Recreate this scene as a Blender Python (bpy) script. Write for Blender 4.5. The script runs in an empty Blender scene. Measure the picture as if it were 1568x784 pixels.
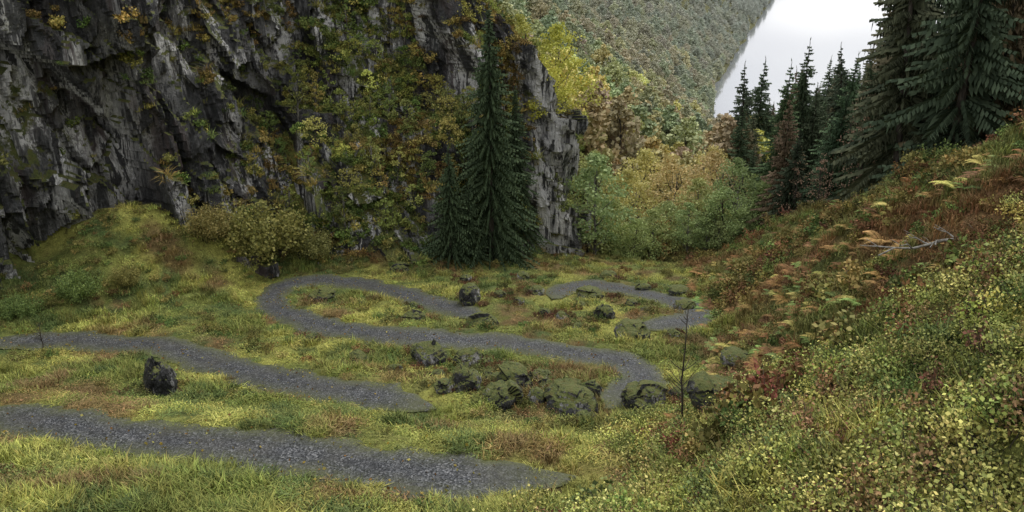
import bpy, math, numpy as np
from mathutils import Vector
rng=np.random.default_rng(7)
scene=bpy.context.scene
# ---------------------------------------------------------------- noise
def _h(ix,iy,iz,seed):
    a=(ix.astype(np.int64)*73856093)^(iy.astype(np.int64)*19349663)^(iz.astype(np.int64)*83492791)^(seed*2654435761)
    a=a&0xFFFFFFFF
    a=((a^(a>>16))*0x45d9f3b)&0xFFFFFFFF
    a=((a^(a>>16))*0x45d9f3b)&0xFFFFFFFF
    a=a^(a>>16)
    return (a&0xFFFFFF)/float(0x1000000)
def vnoise(p,seed=0):
    f=np.floor(p); i=f.astype(np.int64); t=p-f; t=t*t*(3-2*t)
    r=0
    for dx in (0,1):
        wx=t[:,0] if dx else 1-t[:,0]
        for dy in (0,1):
            wy=t[:,1] if dy else 1-t[:,1]
            for dz in (0,1):
                wz=t[:,2] if dz else 1-t[:,2]
                r=r+wx*wy*wz*_h(i[:,0]+dx,i[:,1]+dy,i[:,2]+dz,seed)
    return r
def fbm(p,oc=4,seed=0):
    a=1.;s=0;n=0
    for k in range(oc):
        s=s+a*vnoise(p*(2.03**k)+k*17.3,seed+k); n+=a; a*=.5
    return s/n
def n2(x,y,sc,oc=3,seed=0):
    p=np.stack([x/sc,y/sc,np.zeros_like(x)+.37],1)
    return fbm(p,oc,seed)
def cell(p,seed=0):
    i=np.floor(p).astype(np.int64); N=len(p)
    best=np.full(N,1e9); bid=np.zeros((N,3),np.int64); bd=np.zeros((N,3))
    for dx in (-1,0,1):
        for dy in (-1,0,1):
            for dz in (-1,0,1):
                c=i+np.array([dx,dy,dz])
                f=np.stack([_h(c[:,0],c[:,1],c[:,2],seed+k) for k in (1,2,3)],1)
                v=p-(c+f); d=(v*v).sum(1)
                m=d<best
                best[m]=d[m]; bid[m]=c[m]; bd[m]=v[m]
    r=np.stack([_h(bid[:,0],bid[:,1],bid[:,2],seed+10+k) for k in range(4)],1)
    return r,bd
def block(p,seed,tilt=.8):
    r,d=cell(p,seed)
    return (r[:,0]-.5)+tilt*((r[:,1:]-.5)*d).sum(1)
def ss(a,b,x):
    t=np.clip((x-a)/(b-a),0,1); return t*t*(3-2*t)
def smooth_interp(xs,ys,sig):
    g=np.linspace(xs[0],xs[-1],6000) if xs[-1]<400 else np.concatenate([np.linspace(xs[0],400,5000),np.linspace(400,xs[-1],500)[1:]])
    o=np.zeros_like(g)
    for k in np.linspace(-2,2,17):
        o+=np.interp(g+k*sig,xs,ys)*math.exp(-k*k/2)
    o/=sum(math.exp(-k*k/2) for k in np.linspace(-2,2,17))
    return lambda y:np.interp(y,g,o)
# ---------------------------------------------------------------- terrain functions (metres, world space)
F=smooth_interp([-60,0,10,14.8,23,33,45,60,287,420,5000],[-1,-6.3,-8.6,-10,-12.6,-14.4,-17.3,-22.5,-63,-68,-68],1.6)
XF=smooth_interp([-60,5,10.8,14.5,21.6,30,45,60,250,290,1000,5000],[-9,-3,.7,3,5.9,8,10,11,75,150,520,2600],1.5)
RR=smooth_interp([-60,0,15,25,31,40,49,60,5000],[8,9,10,8.6,6.0,3.9,1.8,1,1],1.5)
XL=smooth_interp([-60,45,60,287,481,1463,5000],[8,8,8,76,138,462,1760],3)
CL0=np.array([(-95,-40),(-70,2),(-45,20),(-29,26.5),(-21,31),(-16.5,36),(-12,40),(-6,42.5),(-2,45.2),(1.5,49),(3.9,52.5),(3.8,57),(1,64),(-8,78),(-32,112),(-85,165)],float)
def catmull(P,step):
    P=np.asarray(P,float); Q=np.vstack([2*P[0]-P[1],P,2*P[-1]-P[-2]])
    out=[]
    for i in range(1,len(Q)-2):
        n=max(2,int(np.linalg.norm(Q[i+1]-Q[i])/step*2))
        t=np.linspace(0,1,n,endpoint=False)[:,None]
        out.append(.5*((2*Q[i])+(-Q[i-1]+Q[i+1])*t+(2*Q[i-1]-5*Q[i]+4*Q[i+1]-Q[i+2])*t**2+(-Q[i-1]+3*Q[i]-3*Q[i+1]+Q[i+2])*t**3))
    out.append(Q[-2][None]); C=np.vstack(out)
    L=np.concatenate([[0],np.cumsum(np.linalg.norm(np.diff(C,axis=0),axis=1))])
    s=np.arange(0,L[-1],step)
    return np.stack([np.interp(s,L,C[:,k]) for k in range(C.shape[1])],1)
CLp=catmull(CL0,2.5)
def cliff_sd(x,y):
    best=np.full(x.shape,1e9); sg=np.ones(x.shape)
    for a,b in zip(CLp[:-1],CLp[1:]):
        d=b-a; l2=d@d
        t=np.clip(((x-a[0])*d[0]+(y-a[1])*d[1])/l2,0,1)
        vx=x-(a[0]+t*d[0]); vy=y-(a[1]+t*d[1])
        q=vx*vx+vy*vy
        m=q<best-1e-9
        best=np.where(m,q,best)
        sg=np.where(m,np.sign(d[0]*vy-d[1]*vx),sg)
    return np.sqrt(best)*sg
def T0(x,y):
    x=np.asarray(x,float);y=np.asarray(y,float)
    z=F(y)
    xf=XF(y); xc=np.maximum(16,xf+5)
    d=np.clip((x-xf)/(xc-xf),0,1)
    z=z+RR(y)*d**1.1+.3*np.maximum(0,x-xc)*(1-.3*ss(100,140,y))+.35*np.maximum(0,x-.5*y-14)
    left=.6*np.maximum(0,XL(y)-x)*ss(48,72,y)
    sd=np.full(x.shape,-100.)
    m=(y<190)&(x<25)
    if m.any(): sd[m]=cliff_sd(x[m],y[m])
    beh=np.clip((sd-2)/.75,0,26)
    ds=np.maximum(-sd,0)
    tal=(1.7*np.exp(-ds/2.6)+(1-ss(-9,-5,x))*2.6*ss(.3,.7,n2(x,y,5,2,12))*np.exp(-(ds/2.2)**2))*(sd>-30)*(1-ss(48,56,y))
    z=z+np.maximum(left,beh)+tal
    z=z-1.5*np.exp(-((y-17)/2.6)**2)*ss(4,8,x)*(1-ss(14,18,x))
    z=z+.6*np.exp(-((y-11.5)/2.2)**2)*ss(2,6,x)
    near=1-ss(60,90,y)
    rs=ss(.02,.2,d)*near
    z=z+near*((n2(x,y,4,3,1)-.5)*(1.0+1.5*rs)+(n2(x,y,1.1,3,5)-.5)*(.42+.5*rs))
    far=ss(60,140,y)
    side=np.clip(np.maximum(XL(y)-x,x-xf)/60,0,1)
    z=z+far*side*((n2(x,y,70,4,9)-.5)*26)
    r=np.hypot(x,y+1.)
    z=np.maximum(z,-1.7-2.4*np.maximum(0,r-1.3))
    return z
# ---------------------------------------------------------------- camera
cam=bpy.data.cameras.new("camera"); cam.lens=18/math.tan(math.radians(32.5)); cam.sensor_width=36; cam.clip_end=20000; cam.clip_start=.1
co=bpy.data.objects.new("camera",cam); scene.collection.objects.link(co)
co.location=(0,0,0); co.rotation_euler=(math.radians(70),0,0); scene.camera=co
PATHS={'A':[(-14.63,18.62),(-13.3,18.18),(-10.9,17.02),(-8.9,16.19),(-7.02,15.35),(-5.42,14.88),(-3.93,14.54),(-2.44,13.83),(-1.07,13.32),(.1,13.45),(1.3,13.6)],
'B':[(-19.73,25.89),(-19,26.88),(-16.79,27.32),(-14.15,26.9),(-11.14,25.39),(-8.13,23.18),(-5.63,21.55),(-3.4,19.97),(-1.9,19.1)],
'C':[(2.58,19.76),(3.44,21.22),(4.18,22.75),(3.8,24.45),(2.64,25.18),(1.09,26.32),(-.59,27.2),(-2.56,27.35),(-4.5,27.6),(-6.59,28.98),(-8.41,30.06),(-10,31.66),(-11.07,34.03),(-10.95,36.28),(-9.3,37.44),(-7.28,37.13),(-5.42,35.48),(-3.7,33.78),(-2.1,32.02),(-.78,30.04)],
'D':[(1.9,35.6),(2.8,38.0),(3.9,38.6),(5.5,37.9),(6.8,35.8),(7.8,33.7),(8.0,31.7),(7.2,30.3),(5.8,29.6),(4.5,28.9)]}
# boulders: x, y, width, height (m)
RK=[(-1.9,33.1,1.05,.85),(-1.2,29.3,1.22,.66),(-4,29.7,.92,.5),(-2.9,24.7,1.42,.78),(-1.5,24.2,.85,.5),(-1.3,20.4,1.0,.66),(0,21,1.2,.8),(-.3,19.7,1.18,.68),(1.7,19.3,1.55,.82),(3.8,19.8,1.35,.78),(-10.6,21.2,1.0,1.15),(3.8,30.1,.8,.55),(4.6,27.7,1.45,.72),(2.1,30.4,.6,.4),(-9.4,40.6,1.2,.5),(4.4,14.8,1.2,.62),(6.6,37.1,.8,.36),(3.8,35.9,1.5,.45),(-12.5,38.6,1.3,.95),(8,35.5,.95,.35),(1.4,31,.5,.3),(-5.9,39.4,1.05,.5),(7.8,32.9,1.0,.38),(.9,22.4,.7,.4),(-1.9,20.2,.6,.34),(-5.4,24.9,.75,.32),(-8.5,33.2,1.1,.5),(7.1,22.5,1.05,.4),(-4.4,33.0,.5,.3),(-2.4,38.2,.7,.35),(5.4,33.4,.6,.3),(-7.6,27.2,.45,.25),
(.7,20.1,.6,.4),(1.0,21.1,.5,.35),(-.7,22.2,.55,.35),(2.4,20.9,.55,.35),(-2.4,22.9,.5,.3),(3.2,18.6,.6,.38),(5.0,20.9,.6,.35),(-.2,24.0,.4,.25),(-3.9,23.6,.5,.28),(2.6,28.9,.45,.28),(5.7,31.3,.5,.3),(.3,33.5,.6,.32),(-6.6,32.6,.45,.25),(1.9,17.9,.5,.3),(-.9,24.3,.35,.2),(6.3,28.3,.5,.3),(1.2,36.5,.9,.4),(-.6,35.2,.7,.35),(5.2,40.2,1.0,.4),(.6,39.6,.8,.35),(3.0,32.6,.5,.28)]
# ---------------------------------------------------------------- benches for paths
STEP=.2
PL={}
for k,v in PATHS.items():
    c=catmull(v,STEP); z=T0(c[:,0],c[:,1])
    ker=np.exp(-np.linspace(-2,2,25)**2); ker/=ker.sum()
    z=np.convolve(np.pad(z,12,mode='edge'),ker,mode='valid')
    PL[k]=np.column_stack([c,z])
ALL=np.vstack([PL[k] for k in PL])
def path_near(x,y):
    d=np.full(x.shape,99.); z=np.zeros(x.shape)
    m=np.where((y>8)&(y<70)&(np.abs(x)<32))[0]
    for s in range(0,len(m),20000):
        i=m[s:s+20000]
        q=(x[i][:,None]-ALL[None,:,0])**2+(y[i][:,None]-ALL[None,:,1])**2
        k=q.argmin(1); d[i]=np.sqrt(q[np.arange(len(i)),k]); z[i]=ALL[k,2]
    return d,z
def H(x,y,ret=False):
    x=np.asarray(x,float);y=np.asarray(y,float)
    z=T0(x,y); d,zp=path_near(x,y)
    w=1-ss(1.0,2.1,d)
    z=z*(1-w)+zp*w
    z=z-.05*(1-ss(.65,.85,d))
    return (z,d) if ret else z
def slope_d(x,y):
    xf=XF(y); xc=np.maximum(16,xf+5); return (x-xf)/(xc-xf)
def lerp(a,b,t): return a*(1-t[:,None])+np.asarray(b)*t[:,None]
def gcol(x,y):
    a=n2(x,y,3.2,3,21); b=n2(x,y,.9,3,22); c=n2(x,y,6,3,23); e=n2(x,y,1.8,3,24)
    col=np.tile(np.array([.19,.215,.058]),(len(x),1))
    col=lerp(col,(.36,.36,.092),ss(.42,.66,a))
    col=lerp(col,(.085,.125,.045),ss(.5,.66,b)*.85)
    col=lerp(col,(.21,.14,.065),ss(.55,.67,e)*.85)
    d=slope_d(x,y); r=ss(.02,.3,d)
    r=r*ss(12.5,16,y)
    col=lerp(col,(.175,.145,.055),r*.75)
    col=lerp(col,(.20,.10,.05),r*ss(.50,.60,c)*.7)
    col=lerp(col,(.14,.185,.055),r*ss(.5,.62,a)*.8)
    f=ss(48,70,y); col=lerp(col,(.14,.14,.06),f)
    return col
# ---------------------------------------------------------------- mesh builder
class MB:
    def __init__(s): s.V=[];s.F=[];s.M=[];s.S=[];s.n=0
    def add(s,V,Fc,mat=0,shade=None):
        V=np.asarray(V,float).reshape(-1,3);Fc=np.asarray(Fc,np.int64)
        s.V.append(V); s.F.append(Fc+s.n); s.M.append(np.full(len(Fc),mat)); 
        s.S.append(np.full(len(Fc),.5) if shade is None else np.broadcast_to(shade,(len(Fc),)).astype(float)); s.n+=len(V)
    def rhomb(s,base,dv,wv,mat=0,shade=None,k=.45):
        n=len(base); V=np.stack([base,base+k*dv+wv,base+dv,base+k*dv-wv],1).reshape(-1,3)
        s.add(V,np.arange(4*n).reshape(n,4),mat,shade)
    def mesh(s,name,mats,smooth=False):
        V=np.vstack(s.V); me=bpy.data.meshes.new(name)
        tot=np.concatenate([np.full(len(f),f.shape[1]) for f in s.F]); loops=np.concatenate([f.ravel() for f in s.F])
        me.vertices.add(len(V)); me.vertices.foreach_set('co',V.astype(np.float32).ravel())
        me.loops.add(len(loops)); me.loops.foreach_set('vertex_index',loops.astype(np.int32))
        me.polygons.add(len(tot)); st=np.concatenate([[0],np.cumsum(tot)[:-1]])
        me.polygons.foreach_set('loop_start',st.astype(np.int32)); me.polygons.foreach_set('loop_total',tot.astype(np.int32))
        me.polygons.foreach_set('material_index',np.concatenate(s.M).astype(np.int32))
        me.polygons.foreach_set('use_smooth',np.full(len(tot),smooth))
        a=me.attributes.new('shade','FLOAT','FACE'); a.data.foreach_set('value',np.concatenate(s.S).astype(np.float32))
        me.update(calc_edges=True)
        for m in mats: me.materials.append(m)
        return me
    def tube(s,P,R,n=6,mat=0):
        P=np.asarray(P,float);R=np.asarray(R,float); m=len(P)
        T=np.gradient(P,axis=0); T/=np.linalg.norm(T,axis=1)[:,None]+1e-9
        ref=np.array([.31,.87,.38]); A=np.cross(T,ref); A/=np.linalg.norm(A,axis=1)[:,None]+1e-9; B=np.cross(T,A)
        th=np.arange(n)/n*2*np.pi
        V=(P[:,None]+R[:,None,None]*(np.cos(th)[None,:,None]*A[:,None]+np.sin(th)[None,:,None]*B[:,None])).reshape(-1,3)
        i=np.arange(m-1)[:,None]*n; j=np.arange(n)[None]; k=(j+1)%n
        s.add(V,np.stack([i+j,i+k,i+n+k,i+n+j],-1).reshape(-1,4),mat)
def obj(name,me,loc=(0,0,0),rot=(0,0,0),sc=(1,1,1),col=None,link=True):
    o=bpy.data.objects.new(name,me); o.location=loc; o.rotation_euler=rot; o.scale=sc
    if link: scene.collection.objects.link(o)
    if col is not None: o["col"]=[float(c) for c in col]
    return o
# ---------------------------------------------------------------- materials
def mat(name):
    m=bpy.data.materials.new(name); m.use_nodes=True; nt=m.node_tree; nt.nodes.clear()
    return m,nt
def N(nt,t,ins=None,**kw):
    n=nt.nodes.new(t)
    for k,v in kw.items(): setattr(n,k,v)
    for k,v in (ins or {}).items():
        if hasattr(v,'is_output'): nt.links.new(v,n.inputs[k])
        else: n.inputs[k].default_value=v
    return n
def mix(nt,f,a,b,bt='MIX'):
    n=N(nt,'ShaderNodeMix',{0:f,6:a,7:b},data_type='RGBA',blend_type=bt); return n.outputs[2]
def ramp(nt,f,stops,lin=True):
    n=N(nt,'ShaderNodeValToRGB',{0:f}); cr=n.color_ramp
    while len(cr.elements)<len(stops): cr.elements.new(.5)
    for e,(p,c) in zip(cr.elements,stops):
        e.position=p; e.color=(c,c,c,1) if not isinstance(c,tuple) else c+(1,)
    return n.outputs[0]
def mp(nt,scale,rot=(0,0,0)):
    tc=N(nt,'ShaderNodeTexCoord'); return N(nt,'ShaderNodeMapping',{0:tc.outputs['Object'],3:scale,2:rot}).outputs[0]
def noise(nt,vec,sc,det=4,rough=.55): return N(nt,'ShaderNodeTexNoise',{'Vector':vec,'Scale':sc,'Detail':det,'Roughness':rough}).outputs[0]
def math_(nt,op,a,b=0.): return N(nt,'ShaderNodeMath',{0:a,1:b},operation=op).outputs[0]
def out(nt,sh): N(nt,'ShaderNodeOutputMaterial',{0:sh})
def leafmat(name,tr=0.,rough=.6,ct=1.1):
    m,nt=mat(name)
    c=N(nt,'ShaderNodeAttribute',attribute_name='col',attribute_type='INSTANCER').outputs['Color']
    s=N(nt,'ShaderNodeAttribute',attribute_name='shade',attribute_type='GEOMETRY').outputs['Fac']
    hs=N(nt,'ShaderNodeHueSaturation',{'Hue':math_(nt,'ADD',math_(nt,'MULTIPLY',s,-.04),.522),'Saturation':1.,'Value':math_(nt,'ADD',math_(nt,'MULTIPLY',s,ct),1-ct/2),'Color':c}).outputs[0]
    if tr>0:
        p=N(nt,'ShaderNodeBsdfPrincipled',{'Base Color':hs,'Roughness':rough,'Specular IOR Level':.25})
        t=N(nt,'ShaderNodeBsdfTranslucent',{'Color':hs})
        out(nt,N(nt,'ShaderNodeMixShader',{0:tr,1:p.outputs[0],2:t.outputs[0]}).outputs[0])
    else:
        p=N(nt,'ShaderNodeBsdfPrincipled',{'Base Color':hs,'Roughness':.8,'Specular IOR Level':.1}); out(nt,p.outputs[0])
    return m
M_leaf=leafmat("leaf",.2); M_far=leafmat("far_leaf"); M_grass=leafmat("grass_blade"); M_needle=leafmat("spruce_needles",ct=1.2)
def barkmat(name,a,b,sc=8):
    m,nt=mat(name); v=mp(nt,(1,1,.35)); f=noise(nt,v,sc,5)
    c=mix(nt,ramp(nt,f,[(.4,0.),(.6,1.)]),a+(1,),b+(1,))
    p=N(nt,'ShaderNodeBsdfPrincipled',{'Base Color':c,'Roughness':.85}); out(nt,p.outputs[0]); return m
M_bark=barkmat("bark",(.03,.024,.018),(.09,.075,.06)); M_birch=barkmat("birch_bark",(.06,.05,.045),(.28,.27,.25),3)
M_dead=barkmat("dead_wood",(.16,.15,.13),(.34,.33,.30),10)
def ground_mat():
    m,nt=mat("mossy_grass_ground")
    c=N(nt,'ShaderNodeAttribute',attribute_name='gcol').outputs['Color']
    v=mp(nt,(1,1,1)); a=noise(nt,v,2.2,5,.65); b=noise(nt,v,14,4,.7); d=noise(nt,v,55,2,.7)
    k=math_(nt,'MULTIPLY',ramp(nt,a,[(.3,.6),(.7,1.25)]),ramp(nt,b,[(.3,.55),(.7,1.3)]))
    k=math_(nt,'MULTIPLY',k,ramp(nt,d,[(.3,.65),(.7,1.3)]))
    col=N(nt,'ShaderNodeVectorMath',{0:c,'Scale':k},operation='SCALE').outputs[0]
    col=mix(nt,ramp(nt,noise(nt,v,5,4,.7),[(.56,0.),(.66,.75)]),col,(.07,.05,.025,1))
    h=math_(nt,'ADD',math_(nt,'MULTIPLY',b,.6),math_(nt,'MULTIPLY',d,.4))
    bp=N(nt,'ShaderNodeBump',{'Strength':.9,'Distance':.12,'Height':h})
    p=N(nt,'ShaderNodeBsdfPrincipled',{'Base Color':col,'Roughness':.9,'Specular IOR Level':.15,'Normal':bp.outputs[0]}); out(nt,p.outputs[0]); return m
def gravel_mat():
    m,nt=mat("gravel"); v=mp(nt,(1,1,1))
    vo=N(nt,'ShaderNodeTexVoronoi',{'Vector':v,'Scale':30.}); vo2=N(nt,'ShaderNodeTexVoronoi',{'Vector':v,'Scale':13.})
    g=N(nt,'ShaderNodeSeparateColor',{0:vo.outputs['Color']}).outputs[0]
    g2=N(nt,'ShaderNodeSeparateColor',{0:vo2.outputs['Color']}).outputs[1]
    c=ramp(nt,g,[(0.,(.013,.014,.016)),(.5,(.050,.053,.058)),(.85,(.115,.12,.127)),(1.,(.24,.24,.245))])
    c=mix(nt,ramp(nt,g2,[(.88,0.),(.97,.4)]),c,(.15,.15,.15,1))
    big=noise(nt,v,.9,6,.65)
    c=mix(nt,ramp(nt,big,[(.45,0.),(.62,.5)]),c,(.080,.076,.062,1))
    c=mix(nt,ramp(nt,noise(nt,v,2.3,5,.7),[(.38,.5),(.5,0.)]),c,(.026,.027,.029,1))
    e=N(nt,'ShaderNodeAttribute',attribute_name='shade').outputs['Fac']
    fe=math_(nt,'MULTIPLY',e,ramp(nt,noise(nt,v,5,4,.7),[(.3,0.),(.5,1.)]))
    c=mix(nt,fe,c,(.11,.12,.04,1))
    bp=N(nt,'ShaderNodeBump',{'Strength':.8,'Distance':.02,'Height':vo.outputs['Distance']})
    p=N(nt,'ShaderNodeBsdfPrincipled',{'Base Color':c,'Roughness':.7,'Specular IOR Level':.3,'Normal':bp.outputs[0]}); out(nt,p.outputs[0]); return m
def rock_mat(name,white=.5,moss=.5,dark=1.,bd=.25,zs=1.,pale=False):
    m,nt=mat(name); v=mp(nt,(zs,zs,zs)); vs=mp(nt,(.9*zs,.9*zs,.10*zs),(0,.16,0)); vd=mp(nt,(zs,zs,.45*zs),(0,.5,0))
    a=noise(nt,v,.40,5,.7); st=noise(nt,vs,1.0,5,.72); f=noise(nt,v,4,5,.75); d=noise(nt,vd,1.3,5,.7)
    c=mix(nt,ramp(nt,a,[(.44,0.),(.60,1.)]),(.010*dark,.0105*dark,.012*dark,1),(.062*dark,.064*dark,.068*dark,1))
    c=mix(nt,ramp(nt,f,[(.50,0.),(.64,.5)]),c,(.14*dark,.14*dark,.145*dark,1))
    c=mix(nt,ramp(nt,noise(nt,vs,.7,4,.6),[(.53,0.),(.64,.5)]),c,(.15,.11,.105,1))
    w=math_(nt,'MULTIPLY',ramp(nt,st,[(.49,0.),(.525,1.)]),ramp(nt,f,[(.40,0.),(.48,1.)]))
    wm=ramp(nt,noise(nt,v,.17,3,.55),[(.44,.03),(.53,1.)])
    if pale:
        pa=N(nt,'ShaderNodeAttribute',attribute_name='shade',attribute_type='GEOMETRY').outputs['Fac']
        wm=math_(nt,'MAXIMUM',wm,pa)
        w=math_(nt,'MAXIMUM',w,math_(nt,'MULTIPLY',pa,ramp(nt,st,[(.42,0.),(.50,.8)])))
    w=math_(nt,'MULTIPLY',w,wm)
    c=mix(nt,math_(nt,'MULTIPLY',w,white),c,(.78,.77,.76,1))
    c=mix(nt,ramp(nt,noise(nt,vs,2.0,5,.7),[(.53,0.),(.58,.94)]),c,(.010,.010,.012,1))
    g=N(nt,'ShaderNodeNewGeometry'); nz=N(nt,'ShaderNodeSeparateXYZ',{0:g.outputs['Normal']}).outputs[2]
    mk=math_(nt,'ADD',nz,math_(nt,'MULTIPLY',math_(nt,'SUBTRACT',d,.5),1.8))
    mm=ramp(nt,mk,[(.66-.35*moss,0.),(.8-.35*moss,1.)])
    mc=ramp(nt,noise(nt,v,3,4,.7),[(.3,(.045,.06,.018)),(.5,(.13,.15,.038)),(.7,(.15,.125,.042))])
    c=mix(nt,mm,c,mc)
    r=math_(nt,'ADD',math_(nt,'MULTIPLY',mm,.4),ramp(nt,a,[(.3,.28),(.7,.55)]))
    h=math_(nt,'ADD',f,math_(nt,'MULTIPLY',noise(nt,vd,6,5,.7),.8))
    bp=N(nt,'ShaderNodeBump',{'Strength':1.,'Distance':bd,'Height':h})
    p=N(nt,'ShaderNodeBsdfPrincipled',{'Base Color':c,'Roughness':r,'Specular IOR Level':.45,'Normal':bp.outputs[0]}); out(nt,p.outputs[0]); return m
M_ground=ground_mat(); M_gravel=gravel_mat(); M_cliff=rock_mat("wet_cliff_rock",1.,.55,1.,.25,1.,True); M_boulder=rock_mat("mossy_boulder_rock",.5,.5,.95,.08,2.2)
# ---------------------------------------------------------------- terrain mesh
nr,nc=900,720
yy=-30+12*np.exp(np.linspace(0,math.log(4200/12),nr))
av=np.sinh(np.linspace(-1.9,1.9,nc))/1.6
Y=np.repeat(yy,nc); X=(av[None,:]*(yy+42)[:,None]).ravel()
Z,PD=H(X,Y,True)
me=bpy.data.meshes.new("terrain")
me.vertices.add(nr*nc); me.vertices.foreach_set('co',np.stack([X,Y,Z],1).astype(np.float32).ravel())
i=(np.arange(nr-1)[:,None]*nc+np.arange(nc-1)[None]).ravel()
q=np.stack([i,i+1,i+nc+1,i+nc],1).astype(np.int32)
me.loops.add(q.size); me.loops.foreach_set('vertex_index',q.ravel()); me.polygons.add(len(q))
me.polygons.foreach_set('loop_start',(np.arange(len(q))*4).astype(np.int32)); me.polygons.foreach_set('loop_total',np.full(len(q),4,np.int32)); me.polygons.foreach_set('use_smooth',np.ones(len(q),bool))
me.update(calc_edges=True)
gc=gcol(X,Y); a=me.attributes.new('gcol','FLOAT_COLOR','POINT'); a.data.foreach_set('color',np.column_stack([gc,np.ones(len(gc))]).astype(np.float32).ravel())
me.materials.append(M_ground); obj("hillside_terrain",me)
# paths
def ribbon(name,P,hw=.83):
    s=len(P); C=P[:,:2]; T=np.gradient(C,axis=0); T/=np.linalg.norm(T,axis=1)[:,None]; Nn=np.stack([-T[:,1],T[:,0]],1)
    k=np.arange(s); e=np.minimum(np.minimum(k,s-1-k)*STEP/2.2,1)**.7
    K=13; o=np.linspace(-1,1,K)
    jl=(fbm(np.stack([k*STEP*1.9,k*0,k*0+3.],1),4,5)-.5)*.8; jr=(fbm(np.stack([k*STEP*1.9,k*0,k*0+9.],1),4,6)-.5)*.8
    w=np.where(o[None]<0,(hw+jl)[:,None],(hw+jr)[:,None])*e[:,None]*o[None]
    XY=C[:,None]+w[...,None]*Nn[:,None]
    z=P[:,2][:,None]+.035-.05*(np.abs(o)**4)[None]+.0*w
    V=np.concatenate([XY,z[...,None]],-1).reshape(-1,3)
    V[:,2]+=(n2(V[:,0],V[:,1],.6,2,44)-.5)*.05
    i=(np.arange(s-1)[:,None]*K+np.arange(K-1)[None]).ravel()
    mb=MB(); ed=np.abs((o[1:]+o[:-1])/2)**2.0
    sh=np.maximum(np.tile(ed,(s-1,1)),(1-e[:-1])[:,None]*.9).ravel()
    mb.add(V,np.stack([i,i+1,i+K+1,i+K],1),0,sh)
    obj(name,mb.mesh(name,[M_gravel],True))
for k in PL: ribbon("gravel_path",PL[k])
# lake
mb=MB(); mb.add([(-300,200,-60),(4200,200,-60),(4200,5200,-60),(-300,5200,-60)],[(0,1,2,3)])
m,nt=mat("lake_water"); v=mp(nt,(1,1,1))
bp=N(nt,'ShaderNodeBump',{'Strength':.06,'Distance':.3,'Height':noise(nt,v,.15,4,.6)})
p=N(nt,'ShaderNodeBsdfPrincipled',{'Base Color':(.36,.38,.41,1),'Roughness':.08,'IOR':1.33,'Metallic':.4,'Normal':bp.outputs[0]}); out(nt,p.outputs[0])
obj("lake",mb.mesh("lake",[m]))
# ---------------------------------------------------------------- cliff
CP=catmull(CL0,.11)
sel=np.where((CP[:,1]>14)&(CP[:,1]<85))[0]; sel=np.arange(sel[0],sel[-1]); CP=CP[sel]
Tn=np.gradient(CP,axis=0); ker=np.ones(41)/41
Tn=np.stack([np.convolve(np.pad(Tn[:,k],20,mode='edge'),ker,mode='valid') for k in (0,1)],1); Tn/=np.linalg.norm(Tn,axis=1)[:,None]
NB=np.stack([-Tn[:,1],Tn[:,0]],1)
corner=np.argmax(CP[:,0]); xs=np.where(np.arange(len(CP))<=corner,CP[:,0],3.9)
Ls=np.interp(xs,[-90,-16,-11,-5,-2,2,3.5],[.1,.1,.45,.55,.36,.12,.08])
ht=np.interp(xs,[-90,-8,-4,0,3.5],[24,24,22,15,10.5])
base=F(CP[:,1])+1.
nh=230; hh=np.linspace(0,1,nh)
hv=-3+(ht+3)[:,None]*hh[None]; zz=base[:,None]+hv
off=Ls[:,None]*np.maximum(hv,0)
cap=np.linspace(.25,11,34)
hv=np.concatenate([hv,(ht[:,None]+cap[None]*.75)],1); off=np.concatenate([off,off[:,-1:]+cap[None]],1); zz=base[:,None]+hv
XY=CP[:,None]+NB[:,None]*off[...,None]
P=np.concatenate([XY,zz[...,None]],-1).reshape(-1,3)
q=P.copy(); q[:,0]+=.35*q[:,2]; q+=(np.stack([fbm(P/2.5,3,60+k) for k in range(3)],1)-.5)*.8
disp=2.6*block(q/np.array([5,5,8.5]),31,1.)+1.5*block(q/np.array([1.9,1.9,4.6]),32,1.3)+.6*block(q/np.array([.75,.75,1.8]),33,1.3)+.8*(fbm(P/4,4,34)-.5)+.3*(fbm(P/np.array([.5,.5,1.2]),3,35)-.5)
K=nh+len(cap)
nrm=np.repeat(NB,K,axis=0); P[:,:2]-=nrm*disp[:,None]
s=len(CP); i=(np.arange(s-1)[:,None]*K+np.arange(K-1)[None]).ravel()
Q=np.stack([i,i+K,i+K+1,i+1],1)
A_=P[Q[:,0]];B_=P[Q[:,1]];C_=P[Q[:,2]];D_=P[Q[:,3]]
CN=np.cross(C_-A_,D_-B_); ar=np.linalg.norm(CN,axis=1); CN/=ar[:,None]+1e-9; CC=(A_+B_+C_+D_)/4
# quartz-streaked pale bands: the outer corner and a few places along the wall
pal_=ss(.3,1.6,CC[:,0])*(CC[:,1]<60)
for (px_,pz_,rx_,rz_) in ((-18.5,-8,1.6,6),(-22.5,-6,1.8,5),(-8.5,-5.5,1.6,3),(-4.5,-11,1.3,3.5),(-12.5,-3,1.2,3)):
    pal_=np.maximum(pal_,np.exp(-((CC[:,0]-.25*(CC[:,2]-pz_)-px_)/rx_)**2-((CC[:,2]-pz_)/rz_)**2)*.95)
mb=MB(); mb.add(P,Q,0,pal_); obj("rock_cliff",mb.mesh("rock_cliff",[M_cliff]))
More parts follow.
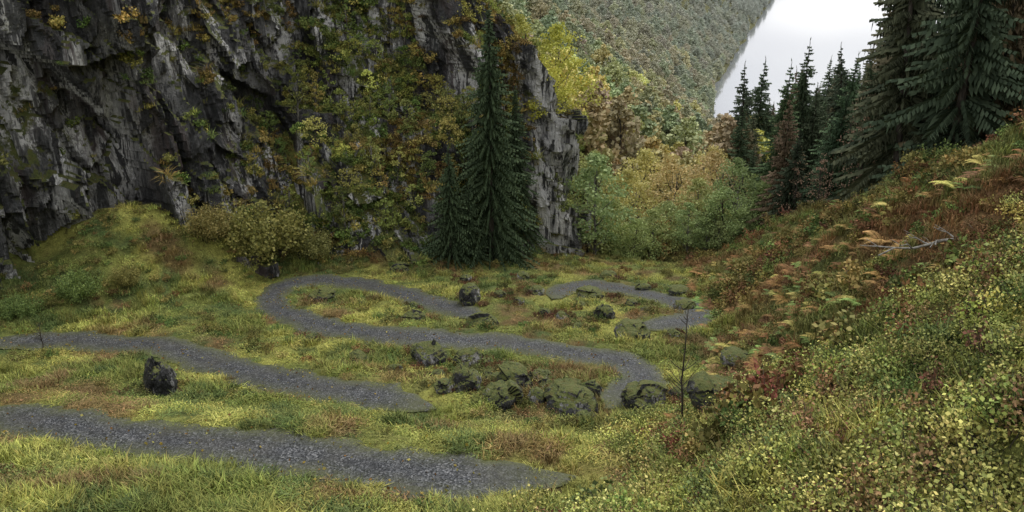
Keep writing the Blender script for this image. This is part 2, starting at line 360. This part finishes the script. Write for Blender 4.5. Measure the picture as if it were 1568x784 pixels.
# ---------------------------------------------------------------- plant prototypes
def rdir(n,r): 
    v=r.normal(size=(n,3)); return v/np.linalg.norm(v,axis=1)[:,None]
def leaves(mb,C,size,r,mat=0,asp=.35,up=0.,shade=None):
    n=len(C); d=rdir(n,r); d[:,2]+=up; d/=np.linalg.norm(d,axis=1)[:,None]; w=np.cross(d,rdir(n,r)); w/=np.linalg.norm(w,axis=1)[:,None]+1e-9
    sz=(size*(.6+.8*r.random(n)))[:,None]
    mb.rhomb(C-d*sz*.5,d*sz,w*sz*asp,mat,r.random(n) if shade is None else shade)
def broadleaf(seed,Ht,R,ncl,nl,ls,bark,bare=.22,cr=.55,lm=None):
    r=np.random.default_rng(seed); mb=MB()
    k=np.linspace(0,1,9); w=np.cumsum(r.normal(0,.035*Ht*.5,(9,2)),0)*k[:,None]
    tp=np.column_stack([w,k*Ht*.88]); mb.tube(tp,.016*Ht*(1-k*.85)+.01,7,1)
    cs=[]
    for j in range(int(ncl)):
        u=(j+.5)/ncl; z=bare+(.98-bare)*u
        prof=math.sin(math.pi*min(1,(.16+u*.86)))**.7
        az=j*2.4+r.normal(0,.5); rad=R*prof*(.35+.7*r.random())
        c=np.array([math.cos(az)*rad,math.sin(az)*rad,z*Ht+r.normal(0,.03*Ht)])
        zb=max(.1,z-.18-.15*r.random()); b=np.array([np.interp(zb,k*.88,tp[:,0]),np.interp(zb,k*.88,tp[:,1]),zb*Ht])
        mid=(b+c)/2+np.array([0,0,-.03*Ht])+r.normal(0,.02*Ht,3)
        if j%2==0 or ncl<40: mb.tube([b,mid,c],[.005*Ht+.01,.003*Ht+.006,.003],4,1)
        cs.append((c,R*cr*(.5+.6*r.random())*(.5+.5*prof)))
    for c,rr in cs:
        n=int(nl*(.5+r.random())); d=rdir(n,r)*(r.random(n)**.45)[:,None]*np.array([1,1,.62])
        leaves(mb,c+d*rr,ls,r,0,.42,shade=np.clip(.25+.5*r.random(n)+.25*r.random(),0,1))
    return mb.mesh("broadleaf",[lm or M_leaf,bark])
def spruce(seed,Ht,R,dens=1.,ls=1.,droop=.42,st=.021):
    r=np.random.default_rng(seed); mb=MB()
    k=np.linspace(0,1,8); mb.tube(np.column_stack([k*0,k*0,k*Ht]),.013*Ht*(1-k)+.012,7,1)
    z=.04*Ht
    while z<Ht*.975:
        f=z/Ht; n=int(r.integers(6,9)*dens)
        if f>.85: n=max(3,n-3)
        for b in range(n):
            l=(R*(1-f)**1.0*(.45+.85*r.random())*1.12+.05); az=r.random()*6.283; d=np.array([math.cos(az),math.sin(az),0])
            m=int(max(4,l/.16)); t=np.linspace(.12,1,m); rise=.25*f
            z0=z+r.normal(0,.22)*(1-f)
            p=d*l*t[:,None]; p[:,2]=z0+l*(rise*t-droop*t**1.6*(1.1-.6*f)*(.7+.6*r.random())+.10*t**4)
            side=np.array([-d[1],d[0],0]); sl=.35+.65*min(1,l/.8)
            for sg in (-1,1):
                wl=sl*ls*(.20+.16*np.sqrt(l))*(1.15-.75*t)*(.6+.7*r.random(m))
                dv=(side*sg*.8+d*.65)[None]*wl[:,None]; dv[:,2]-=wl*(.35+.6*r.random(m))
                wv=np.tile(d*.055*ls,(m,1))*1.3*sl; wv[:,2]+=.03*ls
                mb.rhomb(p,dv,wv,0,r.random(m)*.7+.15*t,.5)
            dn=np.zeros((m,3)); dn[:,2]=-(.15+.35*r.random(m))*ls*sl; dn+=d*.06
            mb.rhomb(p,dn,np.tile(side*.06*ls*sl,(m,1)),0,r.random(m)*.5,.4)
        z+=Ht*st*(1.25-.5*f)/max(.8,dens)
    n=16; mb.rhomb(np.column_stack([np.zeros((n,2)),Ht*(.92+.08*r.random(n))]),rdir(n,r)*.10+np.array([0,0,.28]),rdir(n,r)*.03,0,.6)
    return mb.mesh("spruce",[M_needle,M_bark])
def grass(seed,rad,nb,h,w,lean=.5):
    r=np.random.default_rng(seed); mb=MB()
    a=r.random(nb)*6.283; q=np.sqrt(r.random(nb))*rad; b=np.column_stack([np.cos(a)*q,np.sin(a)*q,np.full(nb,-.04)])
    hl=h*(.4+.9*r.random(nb))*(1-.4*q/rad); la=r.random(nb)*6.283; le=lean*(.2+r.random(nb))*hl
    dd=np.column_stack([np.cos(la),np.sin(la),la*0]); sd=np.column_stack([-dd[:,1],dd[:,0],la*0])*(w*(.6+.8*r.random(nb)))[:,None]
    m=b+dd*(le*.3)[:,None]; m[:,2]+=hl*.6; t=b+dd*le[:,None]*1.2; t[:,2]+=hl*(1.05-.35*lean*r.random(nb))
    V=np.stack([b-sd,b+sd,m+sd*.8,m-sd*.8,t],1).reshape(-1,3); k=np.arange(nb)*5; sh=r.random(nb)
    mb.add(V,np.stack([k,k+1,k+2,k+3],1),0,sh); mb.add(V,np.stack([k+3,k+2,k+4],1),0,sh)
    return mb.mesh("grass",[M_grass])
def shrub(seed,R,h,nst,nl,ls,asp=.4,lm=None):
    r=np.random.default_rng(seed); mb=MB()
    for k in range(nst):
        a=r.random()*6.283; q=R*math.sqrt(r.random()); e=np.array([math.cos(a)*q,math.sin(a)*q,h*(.55+.5*r.random())*(1-.35*(q/R)**2)])
        b=np.array([e[0]*.35,e[1]*.35,-.05]); mid=(b+e)/2+np.append(r.normal(0,.05*R,2),0)
        mb.tube([b,mid,e],[.006*max(1,R),.004*max(1,R),.002],3,1)
        t=.35+.65*r.random(nl); p=np.where(t[:,None]<.5,b+(mid-b)*(t[:,None]*2),mid+(e-mid)*(t[:,None]*2-1))+r.normal(0,.055*max(.5,R)*1.6,(nl,3))
        leaves(mb,p,ls,r,0,asp,.2)
    return mb.mesh("shrub",[lm or M_far,M_bark])
def fern(seed,ln,nf,dead=False):
    r=np.random.default_rng(seed); mb=MB()
    for k in range(nf):
        az=k/nf*6.283+r.normal(0,.25); d=np.array([math.cos(az),math.sin(az),0]); l=ln*(.7+.45*r.random()); m=24; t=np.linspace(0.03,1,m)
        up=(.75 if not dead else .4)*(.7+.5*r.random())
        p=d*l*(t**1.05)[:,None]*.85; p[:,2]=l*(up*t-(.75*up+.15)*t**2.2)
        side=np.array([-d[1],d[0],0]); w=.24*l*np.sin(np.clip(t*.93+.1,0,1)*np.pi)**.8
        for sg in (-1,1):
            dv=(side*sg+d*.35)[None]*w[:,None]; dv[:,2]-=w*.25; mb.rhomb(p,dv,np.tile(d*l*.017,(m,1)),0,r.random(m)*.6+.2,.35)
        mb.tube(p[::4],np.linspace(.006,.002,len(p[::4])),3,0)
    return mb.mesh("fern",[M_far])
# ---------------------------------------------------------------- scatter
def scatter(name,meshes,P,scl,idx,col,rot=None):
    n=len(P); coll=bpy.data.collections.new(name+"_kinds")
    for k,me in enumerate(meshes):
        o=bpy.data.objects.new("%s_kind_%02d"%(name,k),me); coll.objects.link(o)
    pm=bpy.data.meshes.new(name); pm.vertices.add(n); pm.vertices.foreach_set('co',np.asarray(P,np.float32).ravel())
    if rot is None:
        rot=np.zeros((n,3)); rot[:,:2]=rng.normal(0,.07,(n,2)); rot[:,2]=rng.random(n)*6.283
    scl=np.asarray(scl,float)
    if scl.ndim==1: scl=np.repeat(scl[:,None],3,1)
    for nm,ty,key,v in (('rot','FLOAT_VECTOR','vector',rot),('scl','FLOAT_VECTOR','vector',scl),('idx','INT','value',idx),('col','FLOAT_COLOR','color',np.column_stack([col,np.ones(n)]))):
        a=pm.attributes.new(nm,ty,'POINT'); a.data.foreach_set(key,np.asarray(v,np.int32 if ty=='INT' else np.float32).ravel())
    o=bpy.data.objects.new(name,pm); scene.collection.objects.link(o)
    ng=bpy.data.node_groups.new(name,'GeometryNodeTree')
    ng.interface.new_socket('Geometry',in_out='INPUT',socket_type='NodeSocketGeometry'); ng.interface.new_socket('Geometry',in_out='OUTPUT',socket_type='NodeSocketGeometry')
    gi=ng.nodes.new('NodeGroupInput'); go=ng.nodes.new('NodeGroupOutput')
    ip=ng.nodes.new('GeometryNodeInstanceOnPoints'); ci=ng.nodes.new('GeometryNodeCollectionInfo')
    ci.inputs[0].default_value=coll; ci.inputs[1].default_value=True; ci.inputs[2].default_value=True
    def na(nm,ty):
        a=ng.nodes.new('GeometryNodeInputNamedAttribute'); a.data_type=ty; a.inputs[0].default_value=nm; return a.outputs[0]
    e=ng.nodes.new('FunctionNodeEulerToRotation')
    l=ng.links.new; l(gi.outputs[0],ip.inputs['Points']); l(ci.outputs[0],ip.inputs['Instance']); ip.inputs['Pick Instance'].default_value=True
    l(na('idx','INT'),ip.inputs['Instance Index']); l(na('rot','FLOAT_VECTOR'),e.inputs[0]); l(e.outputs[0],ip.inputs['Rotation']); l(na('scl','FLOAT_VECTOR'),ip.inputs['Scale'])
    l(ip.outputs[0],go.inputs[0])
    md=o.modifiers.new('scatter','NODES'); md.node_group=ng
    return o
def jit(c,s=.18): return np.clip(c*(1+rng.normal(0,s,(len(c),1)))*(1+rng.normal(0,.05,(len(c),3))),.004,1)
def pal(n,cols,w=None):
    cols=np.array(cols); w=None if w is None else np.array(w)/sum(w); return cols[rng.choice(len(cols),n,p=w)]
# grass
n=26000; y=8+(56-8)*rng.random(n)**1.15; x=(y+3)*(-.78+1.5*rng.random(n))
z,d=H(x,y,True); sd=cliff_sd(x,y); dd=slope_d(x,y)
tip=np.minimum(np.minimum(np.hypot(x-1.3,y-13.6),np.hypot(x+1.9,y-19.1)),np.hypot(x-2.6,y-19.7))
m=((d>.66)|(tip<.9))&(sd<.5)&(x<22)&~((dd>.12)&(y<13)&(rng.random(n)<.6)); 
x,y,z,dd,d=x[m],y[m],z[m],dd[m],d[m]
gc=gcol(x,y); tall=ss(.45,.62,n2(x,y,2.6,3,77))+.5*ss(.05,.2,dd)
sc=(.45+.9*tall)*(.75+.5*rng.random(len(x)))*np.where(d<1.3,.6,1)
sx=(1.05+.35*rng.random(len(x)))*np.where(d<.9,.6,1)
G=[grass(1,.36,90,.13,.009,.6),grass(2,.33,80,.19,.009,.9),grass(3,.38,90,.09,.011,.8),grass(4,.24,60,.30,.008,.7)]
idx=np.where(tall>.75,rng.choice([1,3],len(x)),rng.choice([0,2,1],len(x)))
scatter("meadow_grass",G,np.column_stack([x,y,z]),np.column_stack([sx,sx,sc]),idx,jit(gc*1.12,.22))
# bilberry bushes, near slope
n=4200; y=3+18*rng.random(n)**1.1; x=-1.5+16*rng.random(n)
z,d=H(x,y,True); foot=XF(y); bn=n2(x,y,1.6,3,33)
m=(d>1.2)&(x>foot-.6-.9*rng.random(n))&(x<y*.8+3)&(np.hypot(x,y)>4.2)&(rng.random(n)<(.45+.9*ss(.38,.58,bn))*(1-ss(14,20,y)))
x,y,z,bn=x[m],y[m],z[m],bn[m]
S=[shrub(11,.34,.34,24,20,.036),shrub(12,.30,.42,20,20,.034),shrub(13,.4,.28,26,20,.036)]
c=pal(len(x),[(.36,.36,.11),(.27,.30,.085),(.48,.45,.15),(.17,.22,.07),(.26,.17,.08),(.20,.10,.06)],[4,3,2.5,2,1.6,.8])*(.6+.8*bn)[:,None]
scatter("bilberry_bushes",S,np.column_stack([x,y,z]),.65+.8*rng.random(len(x)),rng.integers(0,3,len(x)),jit(c,.22))
# low heath on slopes/meadow
n=10000; y=11+45*rng.random(n); x=-25+45*rng.random(n)
z,d=H(x,y,True); dd=slope_d(x,y); sd=cliff_sd(x,y)
nn=n2(x,y,2.3,3,91); hz=n2(x,y,2.6,3,92)
pr=np.where(dd>.03,.25+.6*ss(.4,.6,hz),.06+.6*ss(.54,.64,nn))+.8*ss(-4.5,-1.5,sd)
m=(d>1.25)&(sd<1)&(rng.random(n)<pr)&(x<y*.8+3)
x,y,z,dd,hz=x[m],y[m],z[m],dd[m],hz[m]
S2=[shrub(21,.5,.4,18,22,.065),shrub(22,.42,.5,16,22,.065,.25),shrub(23,.55,.3,20,20,.07)]
c=np.where((dd>.03)[:,None],pal(len(x),[(.18,.17,.06),(.23,.20,.065),(.24,.14,.06),(.20,.10,.055),(.15,.20,.06),(.32,.27,.09)],[3.5,3.5,2.5,1.6,3.5,2]),pal(len(x),[(.19,.19,.065),(.24,.22,.07),(.25,.16,.065),(.15,.21,.065),(.33,.29,.10)],[4,4,2,4,2]))
sc=(.5+.7*rng.random(len(x)))*np.where(dd>.03,.8+.9*ss(.45,.65,hz),.65)
hx=[];hy=[]
for (rx,ry,rw,rh) in RK:
    kk=int(7+6*rw); aa=rng.random(kk)*6.283; rr_=rw*(.55+.5*rng.random(kk)); hx.append(rx+np.cos(aa)*rr_); hy.append(ry+rw*.3+np.sin(aa)*rr_)
for _ in range(110): hx.append(np.array([rng.normal(.6,1.6)])); hy.append(np.array([rng.normal(20.9,.8)]))
for _ in range(26): hx.append(np.array([rng.normal(-10.4,.4)])); hy.append(np.array([rng.normal(13.6,.35)]))
hx=np.concatenate(hx);hy=np.concatenate(hy); hzz,hd=H(hx,hy,True); mm_=hd>1.0; hx,hy,hzz=hx[mm_],hy[mm_],hzz[mm_]
c2=pal(len(hx),[(.16,.085,.05),(.20,.13,.06),(.15,.20,.065),(.20,.19,.07)],[3,3,2,2])
x=np.concatenate([x,hx]);y=np.concatenate([y,hy]);z=np.concatenate([z,hzz]);c=np.vstack([c,c2]);sc=np.concatenate([sc,.35+.4*rng.random(len(hx))])
scatter("heath_shrubs",S2,np.column_stack([x,y,z]),sc,rng.integers(0,3,len(x)),jit(c,.22))
# ferns
n=2800; y=8+34*rng.random(n); x=XF(y)+16*rng.random(n)
z=H(x,y); nn=n2(x,y,3,2,95); m=(rng.random(n)<.2+.75*ss(.47,.60,nn))&(x<y*.8+2)&~((y<15)&(rng.random(n)<.93))
x,y,z,nn=x[m],y[m],z[m],nn[m]
c=pal(len(x),[(.27,.15,.06),(.34,.21,.08),(.46,.39,.12),(.19,.27,.08),(.19,.10,.05)],[4,3,1.6,3,2.5])
FN=[fern(31,.62,7),fern(32,.7,6),fern(33,.6,8,True)]
scatter("slope_ferns",FN,np.column_stack([x,y,z+.05]),.55+.6*rng.random(len(x)),rng.integers(0,3,len(x)),jit(c))
# cliff vegetation
xc=CC[:,0]; yc=CC[:,1]; zc=CC[:,2]
mid=ss(-16,-9.5,xc)*(1-.85*ss(-.3,1.4,xc)); far=ss(53,58,yc)*(xc<3)
cn=fbm(CC/np.array([3.2,3.2,4.5]),3,70)
relz=(zc-F(yc)-1)
toplev=ss(11.5,15,relz)*(1-mid)*.9
pr=ar*(ss(.25,.7,CN[:,2])*(1.1+3.0*mid)+3.6*mid*ss(.47,.55,cn)+.9*ss(.59,.65,cn)*ss(-22,-14,xc)+toplev*ss(.48,.58,cn))*(.9+1.5*far)*(1-.7*pal_)
pr=pr*(relz>-1)
k=np.where(rng.random(len(pr))<np.clip(pr,0,1)*1.0)[0]
if len(k)>16000: k=rng.choice(k,16000,replace=False)
P_=CC[k]-CN[k]*.05
rot=np.zeros((len(k),3)); rot[:,2]=rng.random(len(k))*6.283; rot[:,0]=rng.normal(0,.25,len(k)); rot[:,1]=rng.normal(0,.25,len(k))
S3=[shrub(41,.4,.4,14,22,.085,.35),grass(42,.3,80,.42,.013,1.3),grass(43,.35,80,.26,.014,1.6),shrub(44,.5,.3,14,22,.08)]
cv=n2(P_[:,0],P_[:,2],2.5,3,78)
ca=pal(len(k),[(.22,.24,.065),(.15,.20,.055),(.31,.29,.085),(.12,.17,.05)]); cb=pal(len(k),[(.29,.22,.07),(.23,.165,.065),(.34,.29,.09)])
c=np.where((cv>.55)[:,None],cb,ca)
scatter("cliff_vegetation",S3,P_,.6+.85*rng.random(len(k)),rng.integers(0,4,len(k)),jit(c,.25),rot)
pk=ar*mid*(CN[:,2]>.2)*(relz>1); k=np.where(rng.random(len(pk))<pk*.45)[0]
k=rng.choice(k,600,replace=False) if len(k)>600 else k
CT=[broadleaf(45,2.4,.9,14,50,.12,M_bark,.15,.55,M_far),broadleaf(46,3.0,.8,14,42,.12,M_birch,.2,.5,M_far),broadleaf(47,1.8,1.0,14,50,.11,M_bark,.1,.55,M_far)]
c=pal(len(k),[(.21,.24,.07),(.29,.27,.08),(.16,.22,.065),(.29,.22,.08),(.42,.41,.11)],[4,3,3.5,1.2,1])
scatter("cliff_saplings",CT,CC[k]-np.array([0,0,.15]),.35+.6*rng.random(len(k)),rng.integers(0,3,len(k)),jit(c))
# leaf litter
n=2200; kk=rng.integers(0,len(ALL),n); x=ALL[kk,0]+rng.normal(0,1.3,n); y=ALL[kk,1]+rng.normal(0,1.3,n); z,d=H(x,y,True)
mb=MB(); r=rng; leaves(mb,np.zeros((1,3)),.06,r,0,.4); lm=mb.mesh("leaf",[M_leaf])
rot=rng.normal(0,1.2,(n,3)); scatter("fallen_leaves",[lm],np.column_stack([x,y,z+np.where(d<.85,.10,.12)]),.6+.6*rng.random(n),np.zeros(n),jit(pal(n,[(.45,.30,.05),(.35,.16,.05),(.5,.42,.12)])),rot)
# distant forest
M_haze_tinted=leafmat("haze_tinted_leaf",ct=.7)  # softer leaf contrast, goes with the haze painted into far tree colours
BT=[broadleaf(51,8,2.9,34,55,.46,M_birch,.16,.55,M_haze_tinted),broadleaf(52,9,2.6,34,55,.46,M_birch,.2,.55,M_haze_tinted),broadleaf(53,7,3.1,30,60,.46,M_bark,.14,.55,M_haze_tinted),broadleaf(54,10,3.0,40,50,.48,M_bark,.2,.55,M_haze_tinted)]
def haze_tint(c,y,k=330.):  # aerial haze painted into foliage colour: paler with distance, no mist volume
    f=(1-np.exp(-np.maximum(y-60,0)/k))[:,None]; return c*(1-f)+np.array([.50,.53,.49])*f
xs=[];ys=[]
for (y0,y1,sp) in ((60,160,3.4),(160,320,4.1),(320,620,5.8),(620,1700,10)):
    gx,gy=np.meshgrid(np.arange(-.28*y1,.45*y1,sp),np.arange(y0,y1,sp)); gx=gx.ravel()+rng.normal(0,sp*.3,gx.size); gy=gy.ravel()+rng.normal(0,sp*.3,gy.size)
    m=(gx>-.25*gy-5)&(gx<np.where(gy<285,XF(gy)+7,XL(gy)+2)); xs.append(gx[m]);ys.append(gy[m])
x=np.concatenate(xs);y=np.concatenate(ys); z=H(x,y); sd=cliff_sd(x,y)
bd=(y<75)&(x>4)
m=(z>-59.5)&((sd>9)|((sd<-6)))&~bd&(z<10+.22*y)
x,y,z=x[m],y[m],z[m]
cn=n2(x,y,24,3,80)
ga=pal(len(x),[(.27,.34,.15),(.34,.38,.16),(.23,.29,.14),(.44,.43,.17)],[4,4,3,3]); gb=pal(len(x),[(.48,.40,.19),(.56,.47,.21),(.40,.32,.20),(.64,.60,.19),(.38,.35,.17)],[3,2.5,1.5,2,2.5])
c=np.where((rng.random(len(x))<ss(.40,.60,cn))[:,None],gb,ga)
big=1+.35*ss(500,1500,y)
scatter("distant_forest",BT,np.column_stack([x,y,z-.4]),(.6+.6*rng.random(len(x)))*big,rng.integers(0,4,len(x)),haze_tint(jit(c,.17),y))
# gorge thicket
n=200; y=54+22*rng.random(n); x=4+10*rng.random(n)*1.2+(y-54)*.2; z=H(x,y)
c=pal(n,[(.26,.33,.13),(.33,.35,.13),(.42,.35,.13),(.20,.26,.10)])
TH=[broadleaf(61,3.5,1.5,22,70,.18,M_birch,.1,.55,M_far),broadleaf(62,4.5,1.7,26,70,.19,M_birch,.12,.55,M_far)]
scatter("gorge_thicket",TH,np.column_stack([x,y,z-.1]),.35+.45*rng.random(n),rng.integers(0,2,n),jit(c))
# spruce forest right
SP=[spruce(71,13,2.7,.9,1.2,.5,.019),spruce(72,11,2.3,.9,1.2,.5,.019),spruce(73,15,2.9,.85,1.25,.5,.018)]
n=3200; y=34+150*rng.random(n)**1.2; x=y*(.2+.75*rng.random(n)); 
m=(x>XF(y)+3.5)&(x>18.0)&(x/y>.28); x,y=x[m],y[m]; z=H(x,y)
sfac=.75+.45*rng.random(len(x)); lim=-(.157-.35*np.clip(x/y-.34,0,.1)*1.)*y
m=(x/y>.455)|(z+12.6*sfac<lim+2.0); x,y,z,sfac=x[m],y[m],z[m],sfac[m]
kp=[]
for i in range(len(x)):
    if all((x[i]-x[j])**2+(y[i]-y[j])**2>(2.1+.01*y[i])**2 for j in kp): kp.append(i)
x,y,z,sfac=x[kp],y[kp],z[kp],sfac[kp]
c=jit(pal(len(x),[(.085,.12,.065),(.10,.135,.07),(.12,.135,.075),(.22,.18,.11)],[4,4,3,1.5]),.15)
scatter("spruce_forest",SP,np.column_stack([x,y,z-.3]),sfac,rng.integers(0,3,len(x)),haze_tint(c,y,900))
# individual trees
def place(name,me,x,y,s,col,dz=-.15,z=None,sx=1.):
    zz=float(H(np.array([x]),np.array([y]))[0]) if z is None else z
    return obj(name,me,(x,y,zz+dz),(0,0,rng.random()*6.28),(s*sx,s*sx,s),col)
S_a=spruce(81,14,2.5,1.2,.95,.7,.016); S_b=spruce(82,6.5,1.6,1.,.85,.55,.02); 
for x_,y_,me,s_ in ((-1.2,43.8,S_a,1.03),(.2,46.5,S_a,.72),(-3.4,42.2,S_b,1.0),(-2.4,42.6,S_b,.7)): place("spruce_tree",me,x_,y_,s_,(.085,.12,.062))
for x_,y_,s_ in ((25.2,70,1.05),(28,66,.8),(23.0,72,.62),(20.2,66,.5),(27,84,.75),(31,62,1.0),(22,48,.95),(25,42,1.1),(26.5,38,1.0),(29,46,1.15),(24,60,.6),(22,58,.45),(21.6,63,.55),(27,60,.75),(25,54,.62)): place("spruce_tree",SP[int(rng.integers(0,3))],x_,y_,s_,(.085,.118,.065))
B_=[broadleaf(91,6.5,1.9,40,100,.16,M_birch,.22,.5),broadleaf(92,7,2.6,50,75,.15,M_birch,.2,.42),broadleaf(93,5,2.2,40,90,.15,M_bark,.12,.48)]
for x_,y_,k_,s_,c_ in ((5.8,53.0,0,1.2,(.29,.38,.16)),(7.2,55,2,1.0,(.36,.40,.15)),(17.3,60,1,1.0,(.23,.30,.12)),(11.5,57,2,1.0,(.28,.33,.13)),(14,58.5,0,.95,(.35,.37,.14)),(19.5,62,2,1.1,(.23,.29,.11)),(13.2,65,1,1.25,(.55,.45,.20)),(9,61,1,1.1,(.50,.46,.16)),(16.5,64,1,1.15,(.50,.40,.19)),(6.6,62,1,1.2,(.36,.40,.14)),(11.4,68,1,1.3,(.56,.52,.19)),(18.5,57,2,.95,(.24,.31,.12)),(15.4,56,2,.85,(.26,.34,.13)),(8.6,53.5,2,.7,(.31,.38,.14)),(17.8,70,1,1.2,(.54,.47,.19)),(12.6,54.5,0,.6,(.27,.35,.14)),(10.2,55,0,.65,(.33,.38,.15))):
    place("birch_tree",B_[k_],x_,y_,s_,c_)
place("birch_tree",B_[1],3.2,58.5,1.2,(.46,.47,.10),z=-12.2); place("birch_tree",B_[2],1.4,52,.9,(.50,.50,.09),z=-9.6); place("birch_tree",B_[2],2.9,54.5,.7,(.50,.49,.09),z=-9.8); place("birch_tree",B_[1],.6,58.5,1.,(.40,.40,.10),z=-10.2)
LB=broadleaf(94,7,1.3,40,22,.12,M_bark,.15,.5)
for x_,y_,s_ in ((21.5,50,1.),(19,52,.8),(24,46,.9),(18.6,47,.6),(20,45,.75),(22.5,56,.9),(23,52,1.1),(21,41,.9),(23,39,1.)): place("bare_birch_tree",LB,x_,y_,s_,(.32,.22,.15))
BU=shrub(101,1.9,2.6,60,120,.11,.4,M_leaf)
for x_,y_,s_,c_ in ((-12.6,38.2,1.25,(.27,.26,.075)),(-14.6,36.2,.7,(.28,.24,.08)),(-10.6,39.4,.7,(.25,.25,.08)),(-23.5,27.5,.8,(.26,.24,.08)),(-19.5,29.3,.45,(.17,.24,.07)),(-17.8,30.6,.5,(.18,.25,.07)),(-21.3,28.6,.4,(.16,.23,.065)),(-16.6,32.0,.4,(.28,.26,.08))): place("shrub_bush",BU,x_,y_,s_,c_)
# ---------------------------------------------------------------- boulders
def boulder(seed,w,h,loc):
    import bmesh
    bm=bmesh.new(); bmesh.ops.create_icosphere(bm,subdivisions=5 if w>.65 else 4,radius=1)
    V=np.array([v.co[:] for v in bm.verts]); q=V*1.0+seed*3.1+.2*(np.stack([fbm(V*2+seed,2,k) for k in range(3)],1)-.5)
    d=1+.36*block(q/1.2,seed,1.)+.10*block(q/.5,seed+5,1.)+.16*(fbm(q*2.5,4,seed)-.5)
    V=V*d[:,None]; V[:,0]*=w/2; V[:,1]*=w/2*.85; V[:,2]*=h*.62
    for v,c in zip(bm.verts,V): v.co=c
    me=bpy.data.meshes.new("boulder"); bm.to_mesh(me); bm.free(); me.materials.append(M_boulder)
    for p in me.polygons: p.use_smooth=False
    return obj("boulder",me,loc,(0,0,seed*1.3))
for k,(x_,y_,w,h) in enumerate(RK):
    z_=float(H(np.array([x_]),np.array([y_]))[0])
    boulder(k+1,w,h*1.1,(x_,y_+w*.3,z_+h*.24))
# saplings, branch
def sapling(name,x_,y_,h,col,r0=.02):
    r=np.random.default_rng(int(abs(x_)*100)); mb=MB(); k=np.linspace(0,1,8)
    tp=np.column_stack([np.cumsum(r.normal(0,.02,8)),np.cumsum(r.normal(0,.02,8)),k*h]); mb.tube(tp,r0*(1-k*.7),5,1)
    for j in range(22):
        f=.2+.75*r.random(); b=np.array([np.interp(f,k,tp[:,0]),np.interp(f,k,tp[:,1]),f*h]); az=r.random()*6.28; l=.14*h*(1.1-f)+.1
        e=b+np.array([math.cos(az)*l,math.sin(az)*l,l*.9]); mb.tube([b,(b+e)/2+[0,0,-.02],e],[r0*.4,r0*.3,.003],3,1)
        leaves(mb,e+r.normal(0,.05,(3,3)),.05,r,0)
    place(name,mb.mesh(name,[M_leaf,M_bark]),x_,y_,1.,col)
sapling("bare_sapling",3.9,16.0,3.1,(.16,.14,.04),.032); sapling("bare_sapling",-17.3,26.6,1.2,(.14,.12,.04),.025)
r=np.random.default_rng(3); mb=MB()
def limb(a,b,r0,r1,wob,n=7):
    t=np.linspace(0,1,n)[:,None]; p=np.array(a)*(1-t)+np.array(b)*t; p[1:-1]+=r.normal(0,wob,(n-2,3)); mb.tube(p,np.linspace(r0,r1,n),6); return p
main=limb((3,.3,.85),(-1.6,-.2,.15),.07,.018,.05,11)
for j in range(2,10):
    s_=1 if j%2 else -1; l_=.5+.5*r.random(); sub=limb(main[j],main[j]+np.array([-.7*l_,.45*s_*l_,.30*l_*(1 if j%3 else -.2)]),.026,.009,.03,5)
    limb(sub[2],sub[2]+np.array([-.25,.2*s_,.16]),.011,.006,.02,4); limb(sub[3],sub[3]+np.array([-.2,-.18*s_,.12]),.009,.005,.02,4)
place("fallen_branch",mb.mesh("fallen_branch",[M_dead]),10.9,19.6,1.,None,dz=.5).rotation_euler=(0,0,.1)
for x_,y_,c_ in ((13.2,23.2,(.58,.54,.15)),(13.0,26.5,(.54,.46,.15)),(11.8,24.3,(.50,.31,.12)),(14.4,24.0,(.54,.46,.14))): place("fern_plant",FN[0],x_,y_,1.5,c_,dz=.25)
place("leafy_plant",shrub(111,.35,.4,9,7,.13,.35,M_leaf),5.2,7.3,.8,(.25,.36,.12),dz=.1)
# ---------------------------------------------------------------- light
w=bpy.data.worlds.new("World"); scene.world=w; w.use_nodes=True; nt=w.node_tree; nt.nodes.clear()
sk=N(nt,'ShaderNodeTexSky'); sk.sky_type='NISHITA'; sk.sun_disc=False; sk.sun_elevation=math.radians(52); sk.sun_rotation=math.radians(40); sk.dust_density=3; sk.air_density=1.5
hs=N(nt,'ShaderNodeHueSaturation',{'Saturation':.15,'Color':sk.outputs[0]}).outputs[0]
tc=N(nt,'ShaderNodeTexCoord').outputs['Generated']; cl=noise(nt,N(nt,'ShaderNodeMapping',{0:tc,3:(1,1,5)}).outputs[0],3.,5,.55)
cc=ramp(nt,cl,[(.40,(.70,.71,.75)),(.56,(1.,1.,1.))])
cc=N(nt,'ShaderNodeVectorMath',{0:cc,'Scale':9.6},operation='SCALE').outputs[0]
fin=mix(nt,.85,hs,cc)
bg=N(nt,'ShaderNodeBackground',{0:fin,1:.15}); N(nt,'ShaderNodeOutputWorld',{0:bg.outputs[0]})
sl=bpy.data.lights.new("sun",'SUN'); sl.energy=1.5; sl.angle=math.radians(25); sl.color=(1,.97,.92)
so=bpy.data.objects.new("sun",sl); scene.collection.objects.link(so)
el,az=math.radians(52),math.radians(40)
dv=Vector((math.sin(az)*math.cos(el),math.cos(az)*math.cos(el),math.sin(el))); so.rotation_euler=dv.to_track_quat('Z','Y').to_euler()
scene.view_settings.view_transform='Standard'; scene.view_settings.look='None'; scene.view_settings.exposure=0
